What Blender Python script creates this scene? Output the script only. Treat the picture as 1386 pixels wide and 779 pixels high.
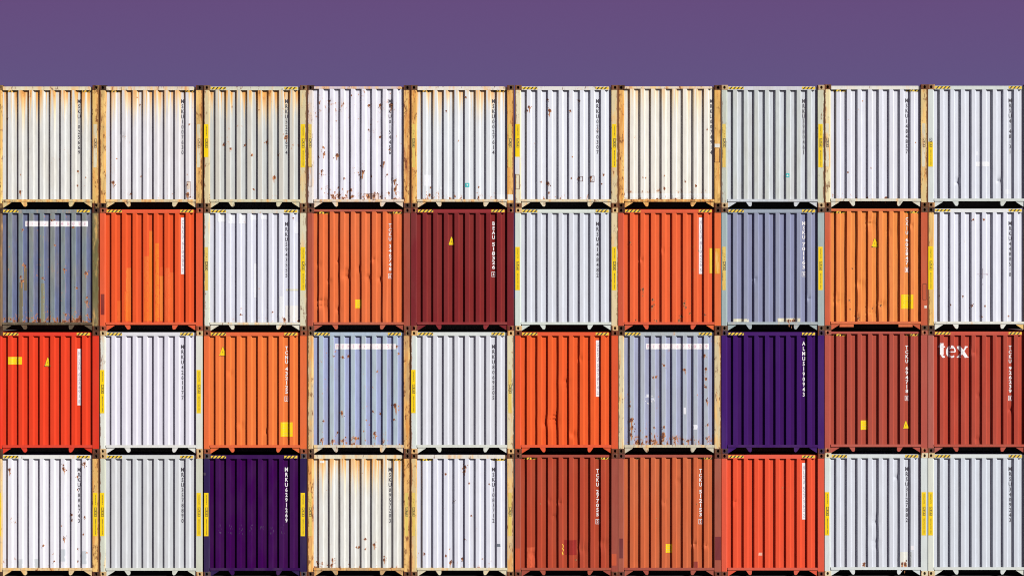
import bpy, math, random
from mathutils import noise, Vector

# ---------------------------------------------------------------- clear, camera, world, sun
for o in list(bpy.data.objects): bpy.data.objects.remove(o)
scn = bpy.context.scene
col = scn.collection

DIST = 55.0            # camera to the faces of the stack (m)
CAMZ = 6.798
PPM = 57.4             # photograph pixels per metre at the faces
cam_d = bpy.data.cameras.new('camera'); cam = bpy.data.objects.new('camera', cam_d); col.objects.link(cam)
cam.location = (0, -DIST, CAMZ); cam.rotation_euler = (math.radians(90), 0, 0)
cam_d.sensor_width = 36; cam_d.lens = 36*DIST/(1386/PPM)
cam_d.clip_start = .5; cam_d.clip_end = 4000
scn.camera = cam

scn.view_settings.view_transform = 'Standard'; scn.view_settings.look = 'None'
scn.cycles.filter_width = 1.0; scn.cycles.diffuse_bounces = 1
scn.view_settings.gamma = 1; scn.view_settings.exposure = 0.8

def lin(v):
    v /= 255.0
    return v/12.92 if v <= .04045 else ((v+.055)/1.055)**2.4
def rgb(c): return (lin(c[0]), lin(c[1]), lin(c[2]))

w = bpy.data.worlds.new('World'); scn.world = w; w.use_nodes = True
nt = w.node_tree; nt.nodes.clear()
out = nt.nodes.new('ShaderNodeOutputWorld'); bg = nt.nodes.new('ShaderNodeBackground')
tc = nt.nodes.new('ShaderNodeTexCoord'); sep = nt.nodes.new('ShaderNodeSeparateXYZ')
mr = nt.nodes.new('ShaderNodeMapRange'); mr.inputs['From Min'].default_value = -0.02; mr.inputs['From Max'].default_value = 0.30; mr.clamp = True
zen = nt.nodes.new('ShaderNodeMapRange'); zen.interpolation_type = 'SMOOTHSTEP'; zen.inputs['From Min'].default_value = .12; zen.inputs['From Max'].default_value = .95; zen.inputs['To Min'].default_value = 1; zen.inputs['To Max'].default_value = .28   # a clear sky deepens evenly to the zenith
rmp = nt.nodes.new('ShaderNodeValToRGB')
sky_no = nt.nodes.new('ShaderNodeTexNoise'); sky_no.inputs['Scale'].default_value = 3.0; sky_no.inputs['Detail'].default_value = 2
adn = nt.nodes.new('ShaderNodeMath'); adn.operation = 'MULTIPLY_ADD'; adn.inputs[1].default_value = .05; adn.inputs[2].default_value = -.025
ad2 = nt.nodes.new('ShaderNodeMath'); ad2.operation = 'ADD'
els = rmp.color_ramp.elements
els[0].position = 0.0; els[0].color = (*rgb((96, 92, 138)), 1)
els[1].position = 1.0; els[1].color = (*rgb((104, 66, 120)), 1)
for p, c in ((.33, (99, 84, 131)), (.46, (103, 76, 126)), (.7, (106, 72, 125))):
    e = els.new(p); e.color = (*rgb(c), 1)
L = nt.links
L.new(tc.outputs['Generated'], sep.inputs[0]); L.new(sep.outputs['Z'], mr.inputs['Value'])
L.new(tc.outputs['Generated'], sky_no.inputs['Vector']); L.new(sky_no.outputs['Fac'], adn.inputs[0])
L.new(mr.outputs[0], ad2.inputs[0]); L.new(adn.outputs[0], ad2.inputs[1])
L.new(ad2.outputs[0], rmp.inputs[0]); zm = nt.nodes.new('ShaderNodeVectorMath'); zm.operation = 'SCALE'
L.new(sep.outputs['Z'], zen.inputs['Value']); L.new(rmp.outputs[0], zm.inputs[0]); L.new(zen.outputs[0], zm.inputs['Scale']); L.new(zm.outputs[0], bg.inputs['Color']); L.new(bg.outputs[0], out.inputs[0])
bg.inputs['Strength'].default_value = 0.574     # with the exposure above, the colours written here are the ones seen

SUN = Vector((0.98, -1.0, 0.74)).normalized()      # towards the sun: high on the right, behind the camera
sd = bpy.data.lights.new('sun', 'SUN'); sd.energy = 5.0; sd.angle = math.radians(.5); sd.color = (1, .96, .92)
so = bpy.data.objects.new('sun', sd); col.objects.link(so)
so.rotation_euler = SUN.to_track_quat('Z', 'Y').to_euler(); so.location = (30, -40, 40)

LIT = (1.87, 1.75, 1.77)      # light that reaches a face of the stack; turns a colour seen in the sun into the paint's own colour
def C(c): return tuple(min(.88, max(.0008, lin(v)/l)) for v, l in zip(c, LIT))

# ---------------------------------------------------------------- weathered paint
def make_group():
    g = bpy.data.node_groups.new('weathered_paint', 'ShaderNodeTree')
    I = g.interface
    def sock(n, t, d):
        s = I.new_socket(n, in_out='INPUT', socket_type=t); s.default_value = d
    sock('Base', 'NodeSocketColor', (1, 1, 1, 1)); sock('Crest', 'NodeSocketColor', (1, 1, 1, 1))
    for n in ('Seed', 'Streak', 'Chips', 'Stain', 'Bottom', 'Dirt'): sock(n, 'NodeSocketFloat', 0)
    I.new_socket('Shader', in_out='OUTPUT', socket_type='NodeSocketShader')
    N = g.nodes; K = g.links
    gi = N.new('NodeGroupInput'); go = N.new('NodeGroupOutput')
    def m(op, a, b=None, c=None, clamp=False):
        n = N.new('ShaderNodeMath'); n.operation = op; n.use_clamp = clamp
        for i, v in enumerate((a, b, c)):
            if v is None: continue
            if isinstance(v, (int, float)): n.inputs[i].default_value = v
            else: K.new(v, n.inputs[i])
        return n.outputs[0]
    def ss(v, a, b, lo=0, hi=1):
        n = N.new('ShaderNodeMapRange'); n.interpolation_type = 'SMOOTHSTEP'
        for nm, x in (('Value', v), ('From Min', a), ('From Max', b), ('To Min', lo), ('To Max', hi)):
            if isinstance(x, (int, float)): n.inputs[nm].default_value = x
            else: K.new(x, n.inputs[nm])
        return n.outputs[0]
    def mix(f, a, b, mode='MIX'):
        n = N.new('ShaderNodeMix'); n.data_type = 'RGBA'; n.blend_type = mode
        for i, v in ((0, f), (6, a), (7, b)):
            if isinstance(v, (int, float)): n.inputs[i].default_value = v
            elif isinstance(v, tuple): n.inputs[i].default_value = (*v, 1)
            else: K.new(v, n.inputs[i])
        return n.outputs[2]
    tc = N.new('ShaderNodeTexCoord'); sp = N.new('ShaderNodeSeparateXYZ'); K.new(tc.outputs['Object'], sp.inputs[0])
    sv = N.new('ShaderNodeCombineXYZ')
    K.new(m('MULTIPLY', gi.outputs['Seed'], 13.17), sv.inputs[0]); K.new(m('MULTIPLY', gi.outputs['Seed'], 5.3), sv.inputs[1]); K.new(m('MULTIPLY', gi.outputs['Seed'], 7.9), sv.inputs[2])
    av = N.new('ShaderNodeVectorMath'); av.operation = 'ADD'; K.new(tc.outputs['Object'], av.inputs[0]); K.new(sv.outputs[0], av.inputs[1])
    def nz(scale, stretch, detail=4, rough=.5, dist=0):
        mp = N.new('ShaderNodeMapping'); mp.inputs['Scale'].default_value = stretch; K.new(av.outputs[0], mp.inputs['Vector'])
        n = N.new('ShaderNodeTexNoise'); n.inputs['Scale'].default_value = scale; n.inputs['Detail'].default_value = detail
        n.inputs['Roughness'].default_value = rough; n.inputs['Distortion'].default_value = dist
        K.new(mp.outputs[0], n.inputs['Vector']); return n.outputs['Fac']
    X, Y, Z = sp.outputs
    O = gi.outputs
    # paint, faded on the crests of the corrugation, slightly mottled
    c = mix(ss(Y, .020, .034), O['Crest'], O['Base'])
    mot = nz(2.2, (1, 1, .3), 6, .6)
    c = mix(m('MULTIPLY', ss(mot, .42, .66), m('MULTIPLY', O['Dirt'], .55), clamp=True), c, mix(.22, mix(1.0, c, (.80, .74, .62), 'MULTIPLY'), (.40, .34, .24)))
    mot2 = nz(26, (1, 1, .12), 3, .6)
    c = mix(m('MULTIPLY', ss(mot2, .35, .7), m('MULTIPLY_ADD', O['Dirt'], .20, .05)), c, (.30, .27, .25), 'MULTIPLY')
    # rust washed down from the top rail
    ns = nz(1, (15, 2, .35), 4, .6)
    ln = ss(ns, .30, .68, .16, 1.35)
    g1 = m('DIVIDE', m('SUBTRACT', 2.86, Z), ln)
    fall = m('POWER', m('SUBTRACT', 1, g1, clamp=True), 1.15)
    st = m('MULTIPLY', m('MULTIPLY', fall, O['Streak']), ss(ns, .34, .56), clamp=True)
    n_str = nz(1, (22, 4, 5), 6, .7)
    c = mix(m('MULTIPLY', ss(st, 0, .45), .60), c, (.52, .40, .20))
    c = mix(m('MULTIPLY', ss(st, .22, .72), .9), c, (.47, .22, .045))
    c = mix(m('MULTIPLY', ss(m('MULTIPLY', st, ss(n_str, .40, .62, .6, 1.25)), .62, .95), .8), c, (.13, .04, .015))
    # general rusty stain (posts, rails)
    n2 = nz(1, (7, 5, 1.5), 5, .62)
    sm = ss(m('ADD', n2, m('MULTIPLY', O['Stain'], .34)), .60, .82)
    on = ss(O['Stain'], 0, .08)
    tint = mix(ss(nz(1, (13, 5, 1.0), 4, .6), .36, .66), (.53, .36, .13), (.42, .18, .04))
    c = mix(m('MULTIPLY', m('MULTIPLY', sm, on), .82), c, tint)
    edge = m('MAXIMUM', ss(X, .048, .004), ss(X, 2.388, 2.434))
    dk = ss(m('ADD', m('ADD', nz(1, (11, 9, 4.5), 8, .74), m('MULTIPLY', O['Stain'], .09)), m('MULTIPLY', edge, .30)), .60, .69)
    c = mix(m('MULTIPLY', m('MULTIPLY', dk, on), .85), c, (.10, .030, .013))
    # chips and blotches
    n3 = nz(15, (1, .6, .72), 8, .66, .35); n4 = nz(1.9, (1, 1, .8), 2, .5)
    lowz = m('MULTIPLY', ss(Z, .62, .17), m('MULTIPLY', O['Bottom'], .23))
    v = m('ADD', m('ADD', n3, m('MULTIPLY', m('SUBTRACT', n4, .5), .42)), m('ADD', m('MULTIPLY', m('SUBTRACT', O['Chips'], 1), .155), lowz))
    yes = ss(m('ADD', O['Chips'], O['Bottom']), .0, .05)
    halo = m('MULTIPLY', ss(v, .575, .64), yes); core = m('MULTIPLY', ss(v, .635, .675), yes)
    c = mix(m('MULTIPLY', halo, .85), c, (.32, .135, .045)); c = mix(m('MULTIPLY', core, .93), c, (.095, .028, .014))
    # fine rust runs below
    n5 = nz(1, (34, 6, 1.1), 4, .6)
    runs = m('MULTIPLY', ss(n5, .60, .70), m('MULTIPLY', ss(n4, .5, .68), m('MULTIPLY', O['Chips'], .55)), clamp=True)
    c = mix(runs, c, (.35, .17, .055))
    bs = N.new('ShaderNodeBsdfPrincipled'); K.new(c, bs.inputs['Base Color'])
    K.new(ss(m('MAXIMUM', core, m('MULTIPLY', sm, on)), 0, 1, .50, .85), bs.inputs['Roughness'])
    bs.inputs['Specular IOR Level'].default_value = .04
    bp = N.new('ShaderNodeBump'); bp.inputs['Strength'].default_value = .35; bp.inputs['Distance'].default_value = .004
    h = m('ADD', m('MULTIPLY', nz(6, (1, 1, .5), 4, .55), 1.0), m('MULTIPLY', core, -.35)); K.new(h, bp.inputs['Height'])
    K.new(bp.outputs[0], bs.inputs['Normal']); K.new(bs.outputs[0], go.inputs[0])
    return g
GRP = make_group()
seed_n = [0]
def paint(name, base, crest=None, streak=0, chips=0, stain=0, bottom=0, dirt=.3, seed=None):
    m = bpy.data.materials.new(name); m.use_nodes = True; t = m.node_tree; t.nodes.clear()
    g = t.nodes.new('ShaderNodeGroup'); g.node_tree = GRP; o = t.nodes.new('ShaderNodeOutputMaterial')
    t.links.new(g.outputs[0], o.inputs['Surface'])
    seed_n[0] += 1
    g.inputs['Base'].default_value = (*C(base), 1); g.inputs['Crest'].default_value = (*C(crest or base), 1)
    for k, v in (('Seed', seed_n[0]*.731 if seed is None else seed), ('Streak', streak), ('Chips', chips), ('Stain', stain), ('Bottom', bottom), ('Dirt', dirt)):
        g.inputs[k].default_value = v
    return m
def plain(name, c, rough=.7):
    m = bpy.data.materials.new(name); m.use_nodes = True; t = m.node_tree
    b = t.nodes['Principled BSDF']; b.inputs['Roughness'].default_value = rough
    n = t.nodes.new('ShaderNodeTexNoise'); n.inputs['Scale'].default_value = 18; n.inputs['Detail'].default_value = 5
    tcx = t.nodes.new('ShaderNodeTexCoord'); t.links.new(tcx.outputs['Object'], n.inputs['Vector'])
    mx = t.nodes.new('ShaderNodeMix'); mx.data_type = 'RGBA'
    mx.inputs[6].default_value = (*[v*.82 for v in c], 1); mx.inputs[7].default_value = (*[min(1, v*1.12) for v in c], 1)
    t.links.new(n.outputs['Fac'], mx.inputs[0]); t.links.new(mx.outputs[2], b.inputs['Base Color'])
    return m
M_BLACK = plain('black_print', (.012, .011, .012)); M_WHITE = plain('white_print', (.50, .495, .50))
M_INK = plain('dark_grey_print', (.030, .028, .038))
M_GREYINK = plain('faded_ink', (.30, .26, .30)); M_DARK = plain('dark_underside', (.012, .010, .010), .9)
M_PINKINK = plain('faded_red_ink', (.46, .30, .36)); M_TEAL = plain('teal_print', (.02, .30, .30))
M_RUSTH = plain('rust_halo', (.28, .115, .04), .9); M_RUSTC = plain('rust_core', (.085, .025, .012), .9)
M_YEL = paint('yellow_label', (253, 212, 32), dirt=.15, chips=.12)
M_YELW = paint('worn_yellow_label', (238, 205, 110), dirt=.8, chips=.35, stain=.35)
M_YELP = paint('pale_worn_label', (232, 222, 196), dirt=.6, chips=.35, stain=.30)
M_YELS = paint('yellow_stripe', (250, 208, 70), dirt=.4)
M_YELR = paint('rusty_stripe', (225, 170, 60), dirt=.8, stain=.4, chips=.6)

# ---------------------------------------------------------------- mesh helpers
class MB:
    def __init__(s): s.v = []; s.f = []; s.m = []
    def poly(s, pts, mi=0):
        n = len(s.v); s.v += [tuple(p) for p in pts]; s.f.append(tuple(range(n, n+len(pts)))); s.m.append(mi)
    def box(s, x0, x1, y0, y1, z0, z1, mi=0):
        n = len(s.v)
        s.v += [(x, y, z) for z in (z0, z1) for y in (y0, y1) for x in (x0, x1)]
        for f in ((0, 1, 5, 4), (1, 3, 7, 5), (3, 2, 6, 7), (2, 0, 4, 6), (4, 5, 7, 6), (2, 3, 1, 0)):
            s.f.append(tuple(n+i for i in f)); s.m.append(mi)
    def prism(s, pts, z0, z1, mi=0):            # outline in x,y swept up z (counter-clockwise from above)
        n = len(s.v); k = len(pts)
        s.v += [(x, y, z0) for x, y in pts] + [(x, y, z1) for x, y in pts]
        for i in range(k):
            j = (i+1) % k; s.f.append((n+i, n+j, n+k+j, n+k+i)); s.m.append(mi)
        s.f.append(tuple(n+k+i for i in range(k))); s.m.append(mi)
        s.f.append(tuple(n+i for i in reversed(range(k)))); s.m.append(mi)
    def plate(s, pts, y0, y1, mi=0):            # outline in x,z (counter-clockwise seen from the front) given depth
        n = len(s.v); k = len(pts)
        s.v += [(x, y0, z) for x, z in pts] + [(x, y1, z) for x, z in pts]
        s.f.append(tuple(n+i for i in range(k))); s.m.append(mi)
        s.f.append(tuple(n+k+i for i in reversed(range(k)))); s.m.append(mi)
        for i in range(k):
            j = (i+1) % k; s.f.append((n+j, n+i, n+k+i, n+k+j)); s.m.append(mi)
    def mesh(s, name, mats, bevel=0, smooth=False):
        me = bpy.data.meshes.new(name); me.from_pydata(s.v, [], s.f)
        for mt in mats: me.materials.append(mt)
        me.polygons.foreach_set('material_index', s.m)
        if smooth:
            me.polygons.foreach_set('use_smooth', [True]*len(me.polygons)); me.set_sharp_from_angle(angle=math.radians(24))
        me.update(); return me
def link(name, me, parent, label=None, kind=None, mat=None):
    o = bpy.data.objects.new(name, me); col.objects.link(o); o.parent = parent
    if label: o['label'] = label
    if kind: o['kind'] = kind
    if mat is not None:
        o.material_slots[0].link = 'OBJECT'; o.material_slots[0].material = mat
    return o

# ---------------------------------------------------------------- container geometry (x 0..2.438, y 0..12.192 back from the face, z 0..2.896)
WD, LN, HT = 2.438, 12.192, 2.893
YC, YT = .006, .060                        # crest and trough of the corrugated end wall
PL, PR = .148, 2.288
HDR = 2.774                                # underside of the top rail
DUMMY = plain('slot', (.5, .5, .5))

def wall_base(x):
    t = x-.251
    if t < 0 or x > 2.150: return YT
    t = t % .25
    if t < .032: return YT+(YC-YT)*t/.032
    if t < .117: return YC
    if t < .149: return YC+(YT-YC)*(t-.117)/.032
    return YT
KN = [.10, .14, .18, .215]
for k in range(8):
    a = .251+.25*k
    KN += [a, a+.032, a+.032+.021, a+.032+.042, a+.032+.064, a+.117, a+.149]
    if k < 7: KN += [a+.149+.025, a+.149+.050, a+.149+.076]
KN += [2.20, 2.24, 2.28, 2.34]
class Wall:
    def __init__(s, seed, amp, dents): s.seed = seed; s.amp = amp; s.dents = dents
    def disp(s, x, z):
        d = s.amp*noise.noise(Vector((x*2.3, z*1.4, s.seed*3.7))) + s.amp*.5*noise.noise(Vector((x*9, z*4, s.seed*5.1)))
        for (dx, dz, r, a) in s.dents:
            q = ((x-dx)/(r*.8))**2+((z-dz)/r)**2
            if q < 7: d += a*math.exp(-q)*(1+.4*math.sin(12*(z-dz)/r+dx*40))
        return d
    def shift(s, x, z):
        d = s.amp*1.3*noise.noise(Vector((round(x*4)*1.7, z*1.1, s.seed*7.3)))
        for (dx, dz, r, a) in s.dents:
            q = ((x-dx)/(r*1.6))**2+((z-dz)/(r*1.2))**2
            if q < 7: d -= .35*a*math.exp(-q)
        return d
    def y(s, x, z): return wall_base(x-s.shift(x, z)) + s.disp(x, z)

def wall_mesh(W, mat, ztop):
    b = MB(); nzs = 60; z0, z1 = .19, ztop+.02
    for j in range(nzs+1):
        z = z0+(z1-z0)*j/nzs
        fade = min(1, (z-z0)/.12, (z1-z)/.12)
        for x in KN:
            b.v.append((x+W.shift(x, z)*fade, wall_base(x)+W.disp(x, z)*fade, z))
    n = len(KN)
    for j in range(nzs):
        for i in range(n-1):
            b.f.append((j*n+i, j*n+i+1, (j+1)*n+i+1, (j+1)*n+i)); b.m.append(0)
    return b.mesh('end_wall', [mat], smooth=True)

# ---- shared meshes
def casting_mesh(flip):
    b = MB(); w_, h_, y0, y1 = .162, .118, -.004, .174
    cx, cz = (.076, .060); rx, rz = .029, .037
    n = 24; ring = []; outer = []
    for i in range(n):
        a = 2*math.pi*(i+.5)/n; ring.append((cx+rx*math.cos(a), cz+rz*math.sin(a)))
        ca, sa = math.cos(a), math.sin(a); e = .005
        t = min(((w_-e-cx) if ca > 0 else (cx-e))/max(abs(ca), 1e-6), ((h_-e-cz) if sa > 0 else (cz-e))/max(abs(sa), 1e-6))
        outer.append([cx+t*ca, cz+t*sa])
    for (qx, qz) in ((e, e), (w_-e, e), (w_-e, h_-e), (e, h_-e)):
        k = min(range(n), key=lambda i: (outer[i][0]-qx)**2+(outer[i][1]-qz)**2); outer[k] = [qx, qz]
    fx = (lambda x: w_-x) if flip else (lambda x: x)
    def add(pts):
        pts = [(fx(p[0]), p[1], p[2]) for p in pts]
        if flip: pts.reverse()
        b.poly(pts)
    for i in range(n):
        j = (i+1) % n
        add([(outer[i][0], y0, outer[i][1]), (outer[j][0], y0, outer[j][1]), (ring[j][0], y0, ring[j][1]), (ring[i][0], y0, ring[i][1])][::-1])
        add([(ring[i][0], y0, ring[i][1]), (ring[j][0], y0, ring[j][1]), (ring[j][0]*.7+cx*.3+0, y0+.10, ring[j][1]), (ring[i][0]*.7+cx*.3, y0+.10, ring[i][1])][::-1])
    add([(r[0]*.7+cx*.3, y0+.10, r[1]) for r in ring])
    E = .005
    A = [(E, y0, E), (w_-E, y0, E), (w_-E, y0, h_-E), (E, y0, h_-E)]; B = [(0, y0+E, 0), (w_, y0+E, 0), (w_, y0+E, h_), (0, y0+E, h_)]
    D = [(p[0], y1, p[2]) for p in B]
    for i in range(4):
        j = (i+1) % 4
        add([A[i], A[j], B[j], B[i]][::-1]); add([B[i], B[j], D[j], D[i]][::-1])
    add(D[::-1])
    return b.mesh('corner_casting', [DUMMY])
CAST_L, CAST_R = casting_mesh(False), casting_mesh(True)
def one(fn, name):
    b = MB(); fn(b); return b.mesh(name, [DUMMY])
POST_L = one(lambda b: b.prism([(.008, .0), (.120, .0), (.147, .028), (.147, .085), (.11, .085), (.11, .15), (.008, .15)], .1175, HT-.1175), 'corner_post')
POST_R = one(lambda b: b.prism([(2.273, .085), (2.273, .006), (2.279, .0), (WD-.008, .0), (WD-.008, .15), (2.32, .15), (2.32, .085)], .1175, HT-.1175), 'corner_post')
REAR_L = one(lambda b: b.box(.001, .15, LN-.16, LN-.004, .118, HT-.118), 'corner_post')
REAR_R = one(lambda b: b.box(WD-.15, WD-.001, LN-.16, LN-.004, .118, HT-.118), 'corner_post')
def hdr(lo):
    def f(b):
        b.box(.163, 2.214, .004, .13, lo, HT-.033)
        b.box(2.214, 2.2755, .052, .12, lo+.002, HT-.039)
    return f
HEAD = one(hdr(HDR), 'top_rail'); HEAD_T = one(hdr(2.806), 'top_rail')
def sill(b):
    b.box(.150, 2.286, .0035, .10, .150, .204); b.box(.163, 2.275, .001, .10, .144, .150)
SILL = one(sill, 'bottom_rail')
GUS_L = one(lambda b: b.plate([(.163, .143), (.163, .008), (.178, .012), (.352, .122), (.366, .143)], .022, .036), 'gusset')
GUS_R = one(lambda b: b.plate([(2.276, .143), (2.072, .143), (2.086, .122), (2.26, .012), (2.276, .008)], .022, .036), 'gusset')
LUG_L = one(lambda b: b.plate([(.583, .143), (.655, .040), (.690, .030), (.712, .045), (.722, .080), (.722, .143)], .012, .09), 'support_bracket')
LUG_R = one(lambda b: b.plate([(WD-.583, .143), (WD-.722, .143), (WD-.722, .080), (WD-.712, .045), (WD-.690, .030), (WD-.655, .040)], .012, .09), 'support_bracket')
PLT_L = one(lambda b: b.box(.36, .69, .012, .10, .075, .143), 'support_bracket')
PLT_R = one(lambda b: b.box(1.75, 2.08, .012, .10, .075, .143), 'support_bracket')
def side(x0, sgn):
    def f(b):
        pr = []; y = .17; p = .278
        while y < LN-.17-p:
            pr += [(y, .012), (y+.070, .012), (y+.138, .046), (y+.208, .046)]; y += p
        pr.append((LN-.16, .012))
        for i in range(len(pr)-1):
            (a, da), (c, dc) = pr[i], pr[i+1]; xa, xc = x0+sgn*da, x0+sgn*dc
            q = [(xa, a, .15), (xc, c, .15), (xc, c, HT-.06), (xa, a, HT-.06)]
            b.poly(q if sgn < 0 else q[::-1])
    return f
SIDE_L = one(side(0, 1), 'side_wall'); SIDE_R = one(side(WD, -1), 'side_wall')
RAILS = [one(lambda b, x=x, z=z: b.box(x, x+.06, .175, LN-.17, z, z+.146 if z < 1 else z+.07), 'side_rail') for x in (.002, WD-.062) for z in (.012, HT-.085)]
def roof(b):
    y = .13
    while y < LN-.2:
        z = HT-.040
        b.poly([(.06, y, z), (WD-.06, y, z), (WD-.06, y+.09, z), (.06, y+.09, z)])
        b.poly([(.06, y+.09, z), (WD-.06, y+.09, z), (WD-.06, y+.11, z-.015), (.06, y+.11, z-.015)])
        b.poly([(.06, y+.11, z-.015), (WD-.06, y+.11, z-.015), (WD-.06, y+.19, z-.015), (.06, y+.19, z-.015)])
        b.poly([(.06, y+.19, z-.015), (WD-.06, y+.19, z-.015), (WD-.06, y+.21, z), (.06, y+.21, z)])
        y += .21
ROOF = one(roof, 'roof')
def floor(b):
    b.box(.06, WD-.06, .11, LN-.17, .155, .185)
    y = .42
    while y < LN-.4: b.box(.062, WD-.062, y, y+.05, .02, .155); y += .62
FLOOR = one(floor, 'floor')
def door(x0, x1):
    def f(b):
        b.box(x0, x1, LN-.09, LN-.03, .13, HT-.13)
        for q in (.3, .7): b.box(x0+(x1-x0)*q-.02, x0+(x1-x0)*q+.02, LN-.03, LN+.01, .1, HT-.1)
    return f
DOORS = [one(door(.151, WD/2-.004), 'rear_door'), one(door(WD/2+.004, WD-.151), 'rear_door')]

# ---- draped flat things
def drape(b, W, z0, z1, xl, xr, off, mi=0, nz_=None):
    nz_ = nz_ or max(1, int((z1-z0)/.045))
    fl = xl if callable(xl) else (lambda z: xl); fr = xr if callable(xr) else (lambda z: xr)
    for j in range(nz_):
        za, zb = z0+(z1-z0)*j/nz_, z0+(z1-z0)*(j+1)/nz_
        a0, a1, b0, b1 = fl(za), fr(za), fl(zb), fr(zb)
        lo, hi = min(a0, b0), max(a1, b1)
        zm = (za+zb)/2; sh = W.shift((lo+hi)/2, zm)
        kn = [0]+[(k+sh-lo)/(hi-lo) for k in KN if lo+.003 < k+sh < hi-.003]+[1]
        for i in range(len(kn)-1):
            q = []
            for (t, z, u, v) in ((kn[i], za, a0, a1), (kn[i+1], za, a0, a1), (kn[i+1], zb, b0, b1), (kn[i], zb, b0, b1)):
                x = u+(v-u)*t; q.append((x, W.y(x, z)-off, z))
            b.poly(q, mi)
class Flat:                                   # the same interface for posts and rails
    def __init__(s, y): s.yy = y
    def y(s, x, z): return s.yy
    def shift(s, x, z): return 0

_tc = {}
def text_mesh(body, stack, bold=.018):
    key = (body, stack, bold)
    if key in _tc: return _tc[key]
    cu = bpy.data.curves.new('t', 'FONT'); cu.body = '\n'.join(body) if stack else body
    cu.align_x = 'CENTER'; cu.offset = bold; cu.resolution_u = 2; cu.space_line = .92
    ob = bpy.data.objects.new('t', cu); col.objects.link(ob)
    bpy.context.view_layer.update()
    me = ob.to_mesh(); vs = [tuple(v.co[:2]) for v in me.vertices]; fs = [tuple(p.vertices) for p in me.polygons]
    ob.to_mesh_clear(); bpy.data.objects.remove(ob); bpy.data.curves.remove(cu)
    _tc[key] = (vs, fs); return vs, fs
def add_text(b, W, body, xc, z0, z1, width, off, mi, stack=True, rot=False, bold=.018):
    vs, fs = text_mesh(body, stack, bold)
    xs = [v[0] for v in vs]; ys = [v[1] for v in vs]
    x0, x1, y0, y1 = min(xs), max(xs), min(ys), max(ys)
    n = len(b.v)
    for x, y in vs:
        u, v = (x-x0)/(x1-x0)-.5, (y-y0)/(y1-y0)
        if rot: X, Zz = xc-width*(v-.5)*1.0, z0+(z1-z0)*(u+.5)
        else: X, Zz = xc+width*u, z0+(z1-z0)*v
        b.v.append((X, W.y(X, Zz)-off, Zz))
    for f in fs: b.f.append(tuple(n+i for i in f)); b.m.append(mi)
    if rot: pass

# ---------------------------------------------------------------- layout of the stack
EDGE = [134.4-139.94, 134.6, 275.5, 415.8, 555.9, 696.9, 836.4, 976.2, 1115.9, 1255.9]
ZO = [0, 0, 0, .002, .004, .004, .004, .006, .018, .018]
def X0(c): return (EDGE[c]-693)/PPM
def Z0(c, r): return (3-r)*2.8935+ZO[c]
GX = [0, 270, 550, 830, 1096]; GY = [100, 266, 432, 589]
def loc(c, r, zx, zy):                       # a point read off the photograph -> container x, z
    px, py = GX[c//2]+zx/4.1, GY[r]+zy/4.1
    return (px-EDGE[c])/PPM, (389.5-py)/PPM+CAMZ-Z0(c, r)

BR = (75, 50, 40)
def K(base, num, ns='k', crest=None, pl=None, pr=None, sl=0, sr=0, cast=None, streak=0, chips=0, bottom=0, dirt=.3, st='H', wear=0,
      L=0, R=0, hd=None, hs=0, sc=None, ssn=0, amp=.0012, label=''):
    return dict(base=base, num=num, ns=ns, crest=crest, pl=pl or base, pr=pr or pl or base, sl=sl, sr=sr, cast=cast or BR, streak=streak, chips=chips,
                bottom=bottom, dirt=dirt, st=st, wear=wear, L=L, R=R, hd=hd or base, hs=hs, sc=sc or base, ssn=ssn, amp=amp, label=label)
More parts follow.
